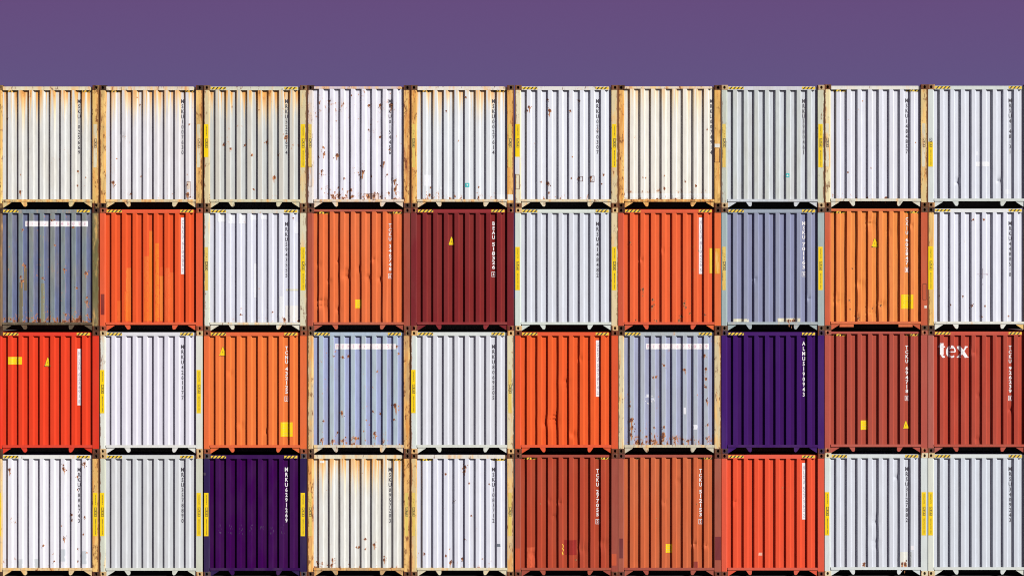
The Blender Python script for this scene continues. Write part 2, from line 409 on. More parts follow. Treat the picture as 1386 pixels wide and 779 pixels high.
# L, R: height label on left / right post: 0 none, 1 fresh, 2 worn, 3 pale, 4 short fresh
T = [[
 K((226,223,222),'MSKU1025669',pl=(238,195,115),sl=.75,sr=.8,cast=(62,42,34),streak=.95,chips=.22,bottom=.25,dirt=.5,st='P',wear=1,R=3,hd=(236,222,190),hs=.5,sc=(222,200,150),ssn=.55,
   label='white container with long yellow rust streaks, leftmost in the top row'),
 K((228,223,230),'MSKU1007630',pl=(228,186,120),sl=.8,sr=.75,cast=(66,46,38),streak=.8,chips=.28,bottom=.3,dirt=.35,st='P',wear=1,R=3,hd=(234,220,200),hs=.5,sc=(225,205,170),ssn=.5,
   label='rust streaked white container second from left in the top row'),
 K((208,208,208),'MRKU5225674',crest=(212,206,199),pl=(224,206,166),sl=.3,sr=.35,cast=(120,88,66),streak=1.0,chips=.30,bottom=.3,dirt=.3,L=4,R=1,hd=(218,214,196),hs=.3,sc=(222,212,180),ssn=.3,
   label='dirty grey white container with yellow post labels, third from left in top row'),
 K((237,232,245),'MRKU0154456',pl=(238,226,222),pr=(200,120,80),sl=.45,sr=.85,cast=(72,48,44),chips=.60,bottom=.6,dirt=.3,st='N',L=2,hd=(222,205,215),hs=.5,sc=(235,215,200),ssn=.4,amp=.004,
   label='white container speckled with brown rust chips, fourth from left in the top row'),
 K((226,226,233),'MSKU0027614',pl=(240,180,98),sl=.75,sr=.8,cast=(96,62,46),streak=.75,chips=.12,bottom=.6,dirt=.25,st='P',wear=.6,L=2,R=2,hd=(238,228,218),hs=.4,sc=(228,210,185),ssn=.5,
   label='white container with orange rusted posts and white splash, above the dark crimson one'),
 K((229,228,238),'MRKU0290307',pl=(238,226,196),pr=(240,218,175),sl=.3,sr=.45,cast=(130,88,62),chips=.22,bottom=.5,dirt=.2,L=4,R=1,hd=(232,226,222),hs=.25,sc=(232,215,185),ssn=.35,
   label='white container with yellow post labels and rust patches, sixth in top row'),
 K((241,233,225),'MRKU0074914',ns='e',pl=(240,165,85),pr=(246,190,105),sl=.7,sr=.6,cast=(80,52,38),streak=.55,chips=.10,bottom=.75,dirt=.4,st='N',hd=(236,218,196),hs=.5,sc=(215,150,90),ssn=.75,
   label='cream white container with orange posts and rusty bottom rail in the top row'),
 K((212,214,222),'MRKU3980461',crest=(208,211,212),pl=(202,206,196),pr=(218,218,196),sl=.05,sr=.1,cast=(204,170,130),dirt=.55,L=2,R=1,hd=(216,214,222),
   label='light grey container with a small teal sticker, eighth in the top row'),
 K((227,225,237),'MSKU1484857',pl=(238,222,178),pr=(240,210,150),sl=.4,sr=.5,cast=(110,72,50),chips=.12,bottom=.35,dirt=.2,st='P',wear=.3,L=3,R=3,hd=(234,228,220),hs=.15,sc=(226,220,205),ssn=.25,
   label='nearly clean white container with pale yellow post labels, directly above the light orange one'),
 K((221,221,233),'MRSU4148131',pl=(216,219,216),cast=(150,110,80),dirt=.15,L=5,hd=(216,219,216),sc=(216,219,216),
   label='clean white container with two bright white scuffs, rightmost in the top row'),
],[
 K((112,118,152),'PONU0745021',ns='h',crest=(132,142,148),pl=(120,88,62),pr=(122,112,76),sl=.15,sr=.12,cast=(72,52,42),chips=.55,bottom=.8,dirt=1.0,wear=.5,hd=(136,146,156),hs=.1,sc=(104,88,72),ssn=.1,
   label='dark grey blue container with brown rust runs and a white number strip'),
 K((232,88,46),'CAXU6104857',ns='s',pl=(232,94,58),cast=(158,74,54),dirt=.12,hd=(234,96,62),sc=(232,98,64),
   label='bright orange red container repainted with lighter orange patches, below a rust streaked white one'),
 K((222,220,234),'MRKU5943555',pl=(222,222,208),pr=(224,214,186),sl=.2,sr=.35,cast=(120,90,70),chips=.10,bottom=.45,dirt=.2,L=2,R=1,hd=(220,218,214),hs=.1,sc=(232,226,210),ssn=.3,
   label='white container with white touch up patches, right of the orange red patched one'),
 K((230,114,66),'TCKU3467486',ns='w',crest=(226,110,64),pl=(176,84,66),pr=(170,78,62),cast=(112,66,56),chips=.10,dirt=.25,st='P',wear=.3,hd=(182,92,74),sc=(196,100,76),amp=.004,
   label='dented dull orange container with reddish brown frame and small yellow sticker'),
 K((134,43,43),'BEAU5183264',ns='w',crest=(126,39,43),pl=(124,41,47),cast=(120,46,46),dirt=.1,hd=(150,52,56),sc=(146,52,56),
   label='dark crimson container with white lettering and a yellow warning triangle'),
 K((216,216,227),'MRSU4148482',pl=(214,220,214),pr=(230,208,168),sr=.2,cast=(222,182,130),dirt=.2,L=1,R=1,hd=(220,224,218),sc=(222,226,220),
   label='clean light grey container immediately right of the dark crimson one'),
 K((234,100,58),'HLXU8104265',ns='s',pl=(208,88,62),pr=(236,112,64),cast=(80,54,44),chips=.22,bottom=.2,dirt=.15,hd=(226,96,64),sc=(222,96,68),
   label='orange red container with black scrapes and a yellow patch by its right post'),
 K((146,148,180),'MSKU7011638',ns='w',crest=(150,153,178),pl=(166,180,182),pr=(172,184,186),cast=(110,86,72),dirt=.25,L=2,R=1,hd=(158,166,182),sc=(176,184,190),ssn=.05,
   label='clean blue grey container with cream patches on its foot, above the purple one'),
 K((238,142,74),'CXIU6028471',ns='w',crest=(244,140,76),pl=(208,96,66),pr=(204,94,64),cast=(84,50,38),chips=.26,dirt=.25,st='P',wear=.2,hd=(222,116,74),sc=(224,116,76),amp=.005,
   label='light orange scratched container with yellow triangle, square yellow sticker and reddish frame'),
 K((230,228,241),'MRKU4480510',pl=(240,196,124),sl=.5,cast=(80,60,50),chips=.05,bottom=.2,dirt=.15,L=1,hd=(232,230,232),sc=(234,230,222),ssn=.1,
   label='white container with a small black cross mark, rightmost of the second row'),
],[
 K((232,66,38),'HLXU6234918',ns='t',pl=(226,58,38),cast=(96,56,44),dirt=.05,hd=(234,66,48),sc=(226,70,52),
   label='vivid red container with a yellow oblong sticker and triangle, leftmost of its row'),
 K((226,220,233),'MRKU4261177',pl=(228,226,218),sl=.1,cast=(206,178,138),dirt=.12,L=1,R=1,hd=(228,224,230),sc=(232,228,226),
   label='clean white container right of the vivid red one, yellow labels on its posts'),
 K((236,122,62),'TCNU4321250',ns='w',crest=(242,120,62),pl=(234,110,62),cast=(150,78,54),dirt=.1,hd=(232,108,66),sc=(232,108,66),amp=.002,
   label='clean orange container with yellow triangle top left and yellow sticker bottom right'),
 K((166,172,210),'PONU8054557',ns='h',crest=(180,193,206),pl=(228,200,158),pr=(226,176,118),sl=.55,sr=.7,cast=(92,66,54),chips=.34,bottom=.75,dirt=.5,wear=.5,hd=(182,196,214),hs=.1,sc=(222,212,196),ssn=.35,
   label='pale blue rust spotted container with white number strip, right of clean orange one'),
 K((218,216,225),'MRKU8069505',pl=(216,220,216),pr=(228,216,184),sl=.12,sr=.25,cast=(216,170,120),dirt=.15,L=1,R=2,hd=(222,224,222),sc=(224,224,216),
   label='clean light grey container directly under the dark crimson one'),
 K((236,94,46),'GESU5038142',ns='s',pl=(226,88,52),cast=(120,64,48),dirt=.1,hd=(232,92,58),sc=(236,94,60),amp=.004,
   label='dented bright orange container with a white number strip, in the third row'),
 K((168,170,200),'PONU1675029',ns='h',crest=(180,185,200),pl=(226,208,172),pr=(226,205,165),sl=.35,sr=.4,cast=(96,66,50),chips=.42,bottom=.9,dirt=.4,wear=.4,hd=(184,190,196),hs=.15,sc=(216,206,186),ssn=.35,
   label='pale blue container with rusty foot and white scraps, left of the purple one'),
 K((62,20,92),'ALMU5190943',ns='W',crest=(66,25,102),pl=(68,30,108),cast=(62,42,72),dirt=.05,hd=(72,30,106),sc=(68,28,100),
   label='purple container in the third row between pale blue and brick red ones'),
 K((176,78,62),'TCKU6947188',ns='w',crest=(176,79,66),pl=(184,86,74),cast=(176,96,80),dirt=.1,st='P',hd=(180,86,76),sc=(190,92,80),
   label='dull brick red container with yellow sticker and triangle, right of the purple one'),
 K((190,74,57),'TCKU8123456'[:4]+'9262398',ns='w',crest=(180,72,58),pl=(180,98,88),pr=(170,80,66),cast=(100,62,54),dirt=.2,hd=(204,88,72),sc=(186,84,70),
   label='brick red container with the large white letters tex'),
],[
 K((236,231,240),'MRKU7886743',pl=(236,200,150),pr=(240,192,118),sl=.5,sr=.7,cast=(84,58,46),chips=.26,bottom=.3,dirt=.15,L=1,R=1,hd=(238,234,232),hs=.1,sc=(236,205,160),ssn=.5,
   label='white container with small rust spots and grey square patches, leftmost of the bottom row'),
 K((211,210,216),'MRSU3578890',pl=(212,213,198),sl=.1,cast=(214,176,128),dirt=.25,L=1,R=1,hd=(216,216,218),sc=(222,222,214),
   label='clean light grey container in the bottom row, left of the dark violet one'),
 K((60,0,76),'MRKU6291269',ns='W',crest=(60,0,80),pl=(50,34,80),cast=(60,60,78),dirt=.1,L=1,R=1,hd=(60,22,84),sc=(58,18,82),
   label='dark violet container in the bottom row with bright yellow post labels'),
 K((229,225,222),'MSKU0957203',pl=(228,170,108),sl=.8,sr=.85,cast=(92,60,46),streak=.9,chips=.14,bottom=.75,dirt=.5,st='P',wear=.9,L=2,R=2,hd=(236,224,200),hs=.4,sc=(200,165,125),ssn=.6,
   label='white rust streaked container with orange posts, right of the dark violet one'),
 K((225,223,236),'MSKU1083712',pl=(236,208,156),pr=(236,210,170),sl=.5,sr=.55,cast=(120,84,60),chips=.20,bottom=.35,dirt=.2,st='P',wear=.2,L=2,R=2,hd=(234,226,218),hs=.3,sc=(230,218,190),ssn=.3,
   label='white container with worn yellow labels and a dark grey smudge, bottom row'),
 K((178,73,49),'TCKU2770550',ns='w',crest=(182,72,51),pl=(166,80,66),pr=(164,78,66),cast=(110,66,56),chips=.04,dirt=.15,st='P',wear=.3,hd=(170,80,66),sc=(176,84,66),amp=.003,
   label='brick red container with a darker red square patch near its foot'),
 K((206,103,64),'TCKU5121532',ns='w',crest=(205,100,63),pl=(170,86,70),pr=(170,88,72),cast=(110,66,58),chips=.04,dirt=.25,st='P',wear=.6,hd=(176,88,74),sc=(172,84,72),amp=.003,
   label='faded orange container with dark frame and small yellow sticker, in the bottom row'),
 K((235,84,54),'HLXU5273622',ns='s',pl=(228,90,66),cast=(124,72,58),chips=.16,dirt=.1,hd=(236,98,76),sc=(222,96,76),
   label='orange red container under the purple one'),
 K((214,214,225),'MRSU3127882',pl=(219,223,223),cast=(226,216,190),dirt=.15,L=1,R=1,hd=(222,224,226),sc=(224,226,226),amp=.002,
   label='light grey bottom row container with white rust edged patch at lower right'),
 K((212,214,225),'MRSU3409243',pl=(223,223,213),cast=(222,196,150),dirt=.12,L=1,hd=(224,226,226),sc=(222,224,222),
   label='clean light grey container in the bottom right corner, under the tex container'),
]]
# dents: (column, row): [(zx, zy, size m, depth m)]
DENTS = {
 (3,1): [(665,380,.07,.012),(770,355,.05,.012),(815,430,.10,.020),(935,450,.06,.016),(1000,455,.05,.016),(885,400,.06,.012),(680,590,.11,.022),(770,630,.06,.014),(970,350,.06,.012),(720,470,.06,.010)],
 (5,2): [(885,350,.10,.010),(970,215,.06,.012),(770,570,.09,.014),(820,560,.14,.018),(925,635,.07,.016)],
 (8,1): [(340,150,.12,.014),(440,200,.06,.010),(570,165,.05,.012),(280,490,.09,.014),(155,570,.10,.014),(345,630,.13,.014),(400,600,.09,.012),(265,660,.06,.018)],
 (5,3): [(975,620,.09,.018),(1095,605,.09,.018),(800,365,.05,.012),(855,370,.05,.012),(820,450,.05,.010),(700,660,.07,.010)],
 (2,2): [(170,300,.05,.010),(230,590,.06,.012),(370,620,.05,.010)],
 (9,2): [(915,180,.06,.014),(935,420,.04,.010),(930,670,.06,.012),(1115,500,.06,.01)],
 (9,0): [(820,595,.05,.018),(1050,590,.05,.018)],
 (6,3): [(455,600,.06,.016),(520,610,.05,.016),(360,250,.05,.010),(285,370,.05,.01)],
 (8,3): [(480,230,.05,.012),(365,470,.1,.010),(365,600,.1,.010)],
 (7,3): [(680,375,.05,.012)], (7,1): [(790,460,.05,.012),(1090,565,.05,.012)], (1,0): [(680,345,.06,.010)],
 (7,0): [(340,330,.04,.001)], (6,1): [(160,350,.05,.012),(280,300,.05,.010)], (3,0): [(720,150,.05,.008),(1080,600,.08,.01)],
}
# flat paint patches and labels on the corrugated wall: (column, row, zx0, zy0, zx1, zy1, colour)
WH = (240,236,244)
PATCH = [
 (4,0,97,560,136,622,(244,242,250)), (4,0,185,625,197,640,(244,242,250)), (4,0,495,668,558,698,(236,236,242)), (6,0,66,662,545,688,(244,240,238)),
 (9,0,925,487,1000,513,(246,244,250)), (9,0,925,430,937,450,(238,238,246)), (9,0,1080,640,1120,668,(230,230,240)),
 (1,1,824,190,845,690,(245,124,44)), (1,1,800,330,824,690,(240,108,44)), (1,1,862,258,880,690,(245,124,46)), (1,1,884,440,908,690,(246,130,54)), (1,1,700,395,726,690,(242,116,46)),
 (1,1,690,525,700,690,(242,102,44)), (1,1,940,420,965,690,(242,106,52)), (1,1,917,395,940,690,(240,100,50)), (1,1,648,578,674,690,(242,106,50)), (1,1,884,390,906,440,(240,98,52)),
 (0,1,107,475,126,706,(122,112,92)), (0,1,228,480,246,694,(140,136,112)), (0,1,130,395,147,520,(128,112,92)),
 (2,1,100,95,140,140,(240,238,246)), (2,1,160,97,200,150,(238,236,246)), (2,1,218,95,258,150,(240,238,246)), (2,1,280,97,318,130,(236,234,246)), (2,1,338,95,378,125,(238,236,246)), (2,1,300,370,316,560,(242,240,248)),
 (2,1,474,605,548,692,(238,230,228)), (2,1,443,552,468,692,(236,234,240)), (2,1,480,512,548,522,(222,214,190)), (2,1,528,140,546,205,(238,236,246)),
 (7,1,668,678,752,704,(232,224,200)), (7,1,912,674,1038,706,(232,222,196)),
 (6,2,390,488,404,525,WH), (6,2,443,584,468,610,(244,242,250)), (6,2,186,415,198,432,(224,224,240)), (6,2,205,436,228,448,(220,222,238)),
 (0,3,332,630,362,697,(204,206,214)), (0,3,450,640,480,712,(204,206,214)), (0,3,98,685,126,732,(212,212,218)), (0,3,190,685,215,732,(208,210,216)),
 (4,3,502,600,522,616,(120,124,136)), (5,3,878,580,945,662,(158,50,46)), (5,3,668,620,712,735,(212,92,62)), (6,3,448,698,470,735,(150,60,54)), (7,3,808,650,828,666,(246,180,160)),
 (8,3,502,645,545,722,(232,228,222)), (8,3,560,610,578,634,(240,232,238)), (8,3,558,645,566,722,(196,196,200)), (3,3,668,140,690,152,(246,240,232)),
 (3,0,915,664,995,698,(226,198,190)), (1,0,1037,598,1055,640,(226,205,190)),
]
POSTPATCH = [  # on the posts
 (1,1,559,540,588,655,(140,50,46)), (6,3,34,570,62,680,(122,54,58)), (6,3,565,560,598,690,(126,56,60)), (5,3,604,625,630,742,(206,90,60)), (5,3,1137,655,1166,720,(206,92,62)),
 (6,0,558,388,591,408,(240,234,226)), (4,0,562,668,592,700,(238,234,230)), (8,1,636,604,650,618,(240,225,215)), (5,0,604,458,628,555,(226,222,226)), (2,3,23,205,34,220,(80,66,90)),
]
RUSTBOX = [(1,0,1036,596,1056,690),(3,0,912,662,996,698),(5,0,1018,566,1044,600),(5,0,956,568,980,596)]
POSTBOX = [(6,0,560,411,591,491),(3,0,604,512,629,625),(5,0,604,560,629,640),(8,1,627,482,648,572)]
STICK = [(3,1,865,570,898,618),(8,1,508,543,575,622),(0,2,45,208,122,250),(2,2,450,570,517,650),(8,2,283,560,320,612),(6,3,292,602,328,650)]
TRI = [(4,1,232,222,268,270),(8,1,342,230,384,281),(0,2,243,210,282,261),(2,2,107,152,148,203),(8,2,517,562,554,607)]
# rust spots (zx, zy, radius in zoomed px)
SPOTS = {
 (0,0): [(430,540,5),(428,620,4),(115,560,3),(112,655,7),(40,250,4),(475,575,3),(168,125,3)],
 (1,0): [(680,348,6),(628,602,8),(645,470,3),(725,665,5),(1050,280,4),(780,568,3),(1045,672,10),(1040,615,4),(775,170,4),(760,130,3)],
 (2,0): [(132,392,6),(172,415,6),(372,378,7),(250,395,5),(290,450,5),(480,350,8),(413,575,8),(435,450,5),(300,640,5),(180,180,3),(330,200,3)],
 (3,0): [(722,150,7),(940,175,6),(1002,173,7),(1060,172,10),(780,200,4),(690,445,8),(686,408,6),(762,450,9),(680,540,8),(903,545,10),(895,575,6),(952,568,5),(1020,495,9),(1002,350,6),(1087,600,14),(1085,640,8),(938,310,4),(803,580,5),(770,630,4),(850,680,6),(660,460,4),(1040,560,5),(1055,420,5),(935,680,10),(970,678,10),(1050,660,6),(843,120,4),(757,260,3)],
 (4,0): [(128,672,6),(134,630,4),(402,628,4),(402,685,7),(330,130,5),(222,207,4),(290,370,3),(240,690,5)],
 (5,0): [(682,185,8),(672,205,5),(795,205,9),(785,145,5),(910,205,5),(960,150,6),(785,608,9),(748,600,4),(960,580,6),(1022,575,7),(922,460,3),(915,580,4),(1095,560,5),(1085,610,4),(790,660,5)],
 (6,0): [(460,622,6),(285,635,6),(400,597,4),(180,575,3),(522,308,4),(165,575,3),(285,565,3)],
 (7,0): [],
 (8,0): [(212,546,4),(340,522,3),(295,150,3),(320,700,5),(425,695,8),(590,380,3)],
 (0,1): [(125,185,5),(135,385,9),(122,470,10),(115,445,6),(238,452,6),(357,405,7),(478,425,8),(425,508,6),(480,585,8),(480,560,5),(362,655,6),(210,685,7),(303,270,4),(285,135,9),(405,170,6),(240,560,3),(80,690,5)],
 (2,1): [(228,655,5),(405,640,4),(470,685,10),(548,690,6),(520,120,4),(230,620,3)],
 (6,1): [(165,515,7),(165,550,3),(218,572,6),(215,610,7),(228,600,4),(395,592,7),(404,615,6),(380,665,7),(366,688,6),(508,656,5),(240,690,6),(125,685,4),(93,255,5),(475,300,4),(400,575,3)],
 (8,1): [(265,655,7),(268,675,6),(240,400,4),(225,625,4),(220,575,4),(168,570,4),(395,605,6),(350,620,4)],
 (9,1): [(908,128,5),(966,128,5),(900,605,6),(973,605,4),(850,552,4),(782,600,4),(1105,662,4),(720,550,3)],
 (3,2): [(790,520,8),(1088,480,12),(975,632,10),(985,290,4),(865,660,7),(800,672,8),(740,675,9),(682,668,9),(765,628,5),(688,565,5),(880,660,5),(962,510,5),(1003,525,5),(745,205,4),(795,210,6),(825,205,6),(925,560,3),(1080,555,5),(910,620,3),(920,670,3),(1095,150,6),(1105,190,5)],
 (6,2): [(282,255,6),(238,320,6),(222,322,5),(398,280,7),(515,275,7),(515,330,6),(520,450,8),(100,560,11),(105,600,10),(98,640,9),(92,480,5),(278,640,11),(276,655,8),(235,682,8),(345,660,9),(415,675,9),(282,598,6),(525,585,6),(185,650,6),(185,680,6),(228,600,5),(522,660,7),(130,680,8),(505,200,7),(515,375,6),(475,680,5),(300,690,6),(160,690,6)],
 (0,3): [(52,190,9),(355,185,9),(352,165,5),(470,155,7),(455,160,5),(356,570,7),(240,612,5),(470,452,5),(396,440,7),(398,470,5),(82,482,3),(300,698,4),(428,230,5),(428,300,4),(462,548,4),(428,630,4),(340,500,3),(430,700,4),(480,650,3)],
 (3,3): [(920,575,6),(970,605,8),(740,690,8),(1025,690,7),(1025,670,4),(885,620,5),(870,620,4),(920,630,4),(735,720,7)],
 (4,3): [(218,214,5),(325,175,9),(322,200,7),(348,265,5),(100,655,5),(220,668,5),(245,705,8),(310,685,6),(240,630,3),(360,445,4),(460,270,4),(265,365,4),(325,575,4),(422,685,3)],
 (8,3): [(530,715,12),(515,712,8),(305,712,7),(300,720,5)],
 (7,1): [(975,696,9),(990,698,9),(1010,690,6),(1003,696,8)],
 (5,3): [(940,690,4),(745,378,3)], (6,3): [(465,380,4),(240,460,3)], (7,3): [(940,290,3)],
}

def mark(o, label): o['label'] = label
for r in range(4):
    for c in range(10):
        d = T[r][c]; seed = r*10+c+1
        root = bpy.data.objects.new('shipping_container', None); col.objects.link(root)
        root.location = (X0(c), 0, Z0(c, r)); root.empty_display_size = .3
        root['label'] = d['label']; root['category'] = 'container'; root['group'] = 'stacked shipping containers'
        thin = (c, r) in ((3,1),(8,1),(8,2),(5,3),(6,3),(3,0),(6,0))
        ztop = 2.806 if thin else HDR
        dents = [(*loc(c, r, a, b_), s*1.1, dp*1.8) for a, b_, s, dp in DENTS.get((c, r), [])]
        W = Wall(seed, d['amp'], dents)
        mw = paint('wall_paint', d['base'], d['crest'], d['streak']*.85, d['chips'], 0, d['bottom'], d['dirt'])
        mpl = paint('post_paint', tuple(v*(.94 if d['sl'] > .4 else 1) for v in d['pl']), None, 0, .34 if d['sl'] else d['chips']*.6, d['sl'], 0, d['dirt']+.1)
        mpr = paint('post_paint', tuple(v*(.94 if d['sr'] > .4 else 1) for v in d['pr']), None, 0, .34 if d['sr'] else d['chips']*.6, d['sr'], 0, d['dirt']+.1)
        mh = paint('rail_paint', d['hd'], None, 0, d['hs']*.95, d['hs'], 0, d['dirt'])
        ms = paint('rail_paint', d['sc'], None, 0, d['ssn']*1.15+d['chips']*.5, d['ssn'], 0, d['dirt']+.2)
        mc = paint('casting_paint', d['cast'], None, 0, .35, .12, 0, .6)
        mb_ = paint('body_paint', d['base'], None, 0, .2, 0, .2, .4)
        link('end_wall', wall_mesh(W, mw, ztop), root)
        link('corner_post', POST_L, root, mat=mpl); link('corner_post', POST_R, root, mat=mpr)
        link('corner_post', REAR_L, root, mat=mpl); link('corner_post', REAR_R, root, mat=mpr)
        link('top_rail', HEAD_T if thin else HEAD, root, mat=mh); link('bottom_rail', SILL, root, mat=ms)
        for me, x in ((CAST_L, 0), (CAST_R, WD-.162)):
            for z in (0, HT-.1185):
                for y in (0, LN-.178):
                    o = link('corner_casting', me, root, mat=mc); o.location = (x, y, z)
        link('gusset', GUS_L, root, mat=mpl if not d['sl'] else ms); link('gusset', GUS_R, root, mat=mpr if not d['sr'] else ms)
        if (c, r) == (8, 1): link('support_bracket', PLT_L, root, mat=ms); link('support_bracket', PLT_R, root, mat=ms)
        else: link('support_bracket', LUG_L, root, mat=ms); link('support_bracket', LUG_R, root, mat=ms)
        link('side_wall', SIDE_L, root, mat=mb_); link('side_wall', SIDE_R, root, mat=mb_)
        for me in RAILS: link('side_rail', me, root, mat=mb_)
        link('roof', ROOF, root, mat=mb_); link('floor', FLOOR, root, mat=M_DARK)
        for me in DOORS: link('rear_door', me, root, mat=mb_)
        # hazard stripes
        my = M_YELR if d['wear'] > .5 else M_YELS
        if d['st'] != 'N':
            for k, (xa, xb) in enumerate(((.172, .530), (1.905, 2.212))):
                if d['st'] == 'P': xa, xb = ((.215, .512), (1.93, 2.235))[k]
                if d['wear'] >= .9 and r == 3 and k == 0: continue
                if (c, r) == (6, 3) and k == 0: xa = .42
                b = MB(); S = Flat(.004) if d['st'] == 'H' else W
                za, zb = (2.790, 2.850) if d['st'] == 'H' else (ztop-.048, ztop-.003)
                drape(b, S, za, zb, xa, xb, .0025, 0, 2)
                x = xa+.012
                while x < xb-.05:
                    drape(b, S, za, zb, (lambda z, x=x: x+(z-za)*.9), (lambda z, x=x: x+.036+(z-za)*.9), .0045, 1, 2); x += .088 if d['st'] == 'H' else .08
                link('hazard_stripe', b.mesh('hazard_stripe', [my, M_BLACK]), root)
        # identification number
        b = MB(); xc = 1.952; s = d['ns']
        if s in 'kwWe':
            top = 2.565 if s != 'w' else 2.53
            if (c, r) in ((4,1), (7,1), (2,3)): top = 2.57
            if s == 'W' and r == 2: top = 2.64
            if (c, r) == (8, 1): top = 2.66
            bot = top-1.30
            if s == 'e': xc = 2.205
            wdt = {'k': .070, 'e': .060, 'w': .072, 'W': .080}[s]
            if (c, r) in ((4,1), (2,3), (7,1)): wdt = .082
            S = Flat(YT)
            if s == 'k' or s == 'e' or s == 'W': add_text(b, W, d['num'], xc, bot, top, wdt, .004, 0, bold=.03 if s == 'W' else .014)
            else:
                n = d['num']; p = 1.30/12.2
                add_text(b, W, n[:4], xc, top-4*p+.012, top, wdt, .004, 0, bold=.03); add_text(b, W, n[4:10], xc, top-10.6*p+.012, top-4.6*p, wdt*.95, .004, 0, bold=.03)
                add_text(b, W, n[10:], xc, bot+.022, bot+.022+.075, wdt*.5, .004, 0)
                zz0, zz1, xa, xb = bot, bot+.12, xc-.047, xc+.047; t = .011
                for (u0, u1, v0, v1) in ((xa, xb, zz0, zz0+t), (xa, xb, zz1-t, zz1), (xa, xa+t, zz0+t, zz1-t), (xb-t, xb, zz0+t, zz1-t)):
                    drape(b, W, v0, v1, u0, u1, .004, 0)
            link('identification_number', b.mesh('identification_number', [M_WHITE if s in 'wW' else M_INK]), root)
        elif s in 'st':
            top = 2.668 if s == 's' else 2.47
            drape(b, W, top-1.33, top, 1.912, 2.000, .003, 0)
            pl_ = link('number_strip', b.mesh('number_strip', [M_WHITE]), root)
            b = MB(); n = d['num']
            add_text(b, W, n[:4], 1.958, top-.50, top-.06, .050, .0055, 0); add_text(b, W, n[4:10], 1.958, top-1.15, top-.56, .050, .0055, 0); add_text(b, W, n[10:], 1.958, top-1.28, top-1.20, .04, .0055, 0)
            link('identification_number', b.mesh('identification_number', [M_GREYINK]), pl_)
        else:
            xa, xb = {0: (.68, 2.16), 3: (.655, 2.09), 6: (.66, 2.15)}[c]; za, zb = 2.458, 2.588
            b = MB()
            if c == 0:
                drape(b, W, za, zb, xa, 1.225, .003); link('number_strip', b.mesh('number_strip', [M_WHITE]), root); b = MB()
                drape(b, W, za, zb, 1.265, xb, .003)
            else: drape(b, W, za, zb, xa, xb, .003)
            pl_ = link('number_strip', b.mesh('number_strip', [M_WHITE]), root)
            b = MB(); n = d['num']
            for i, ch in enumerate(n):
                x = xa+.06+i*(xb-xa-.12)/10.0
                add_text(b, W, ch, x, za+.03, zb-.025, .05 if ch != '1' else .02, .0055, 0, stack=False)
            link('identification_number', b.mesh('identification_number', [M_PINKINK]), pl_)
        # height labels on the posts
        for sd_, kind in (('L', d['L']), ('R', d['R'])):
            if not kind: continue
            ml = {1: M_YEL, 2: M_YELW, 3: M_YELP, 4: M_YEL, 5: M_YEL}[kind]
            xa, xb = (.012, .116) if sd_ == 'L' else (2.290, 2.392)
            zt, zb_ = 1.975, .955
            if kind == 4: zb_ = 1.20
            if kind == 5: zt = 1.545
            if kind in (2, 3): xa, xb = xa+.012, xb-.012
            b = MB(); S = Flat(0)
            drape(b, S, zb_, zt, xa, xb, .0022, 0, 6)
            lb = link('height_label', b.mesh('height_label', [ml]), root)
            b = MB(); xm = (xa+xb)/2+.008; zc = 1.525
            for (u0, u1, v0, v1) in ((xm-.030, xm+.030, zc-.105, zc-.095), (xm-.030, xm+.030, zc+.095, zc+.105), (xm-.030, xm-.022, zc-.095, zc+.095), (xm+.022, xm+.030, zc-.095, zc+.095)):
                drape(b, S, v0, v1, u0, u1, .004, 0, 1)
            add_text(b, S, '9\'6"', xm, zc-.080, zc+.080, .034, .004, 0, stack=False, rot=True)
            if kind in (1, 4, 5):
                if zt > 1.9: add_text(b, S, 'CAUTION', xm, 1.70, 1.93, .022, .004, 0, stack=False, rot=True)
                if zb_ < 1.1: add_text(b, S, 'HIGH CONTAINER', xm, .99, 1.36, .020, .004, 0, stack=False, rot=True)
            link('label_print', b.mesh('label_print', [M_BLACK]), lb)
        # paint patches
        for q in PATCH:
            if (q[0], q[1]) != (c, r): continue
            xa, zb_ = loc(c, r, q[2], q[3]); xb, za = loc(c, r, q[4], q[5]); za = max(za, .206)
            b = MB(); jz = random.Random(int(q[2]*7+q[3]))
            e = [jz.uniform(-.006, .006) for _ in range(40)]
            drape(b, W, za, zb_, (lambda z: xa+e[int(abs(z)*14) % 20]), (lambda z: xb+e[20+int(abs(z)*14) % 20]), .0022, 0)
            link('paint_patch', b.mesh('paint_patch', [paint('patch_paint', q[6], None, 0, .12*(d['chips'] > 0), 0, d['bottom']*.4, .3)]), root)
        for q in POSTPATCH:
            if (q[0], q[1]) != (c, r): continue
            xa, zb_ = loc(c, r, q[2], q[3]); xb, za = loc(c, r, q[4], q[5])
            if xa < 1: xa, xb = max(xa, .006), min(xb, .119)
            else: xa, xb = max(xa, 2.281), min(xb, WD-.006)
            b = MB(); drape(b, Flat(0), max(za, .12), zb_, xa, xb, .0015, 0, 3)
            link('paint_patch', b.mesh('paint_patch', [paint('patch_paint', q[6], chips=.15, dirt=.4)]), root)
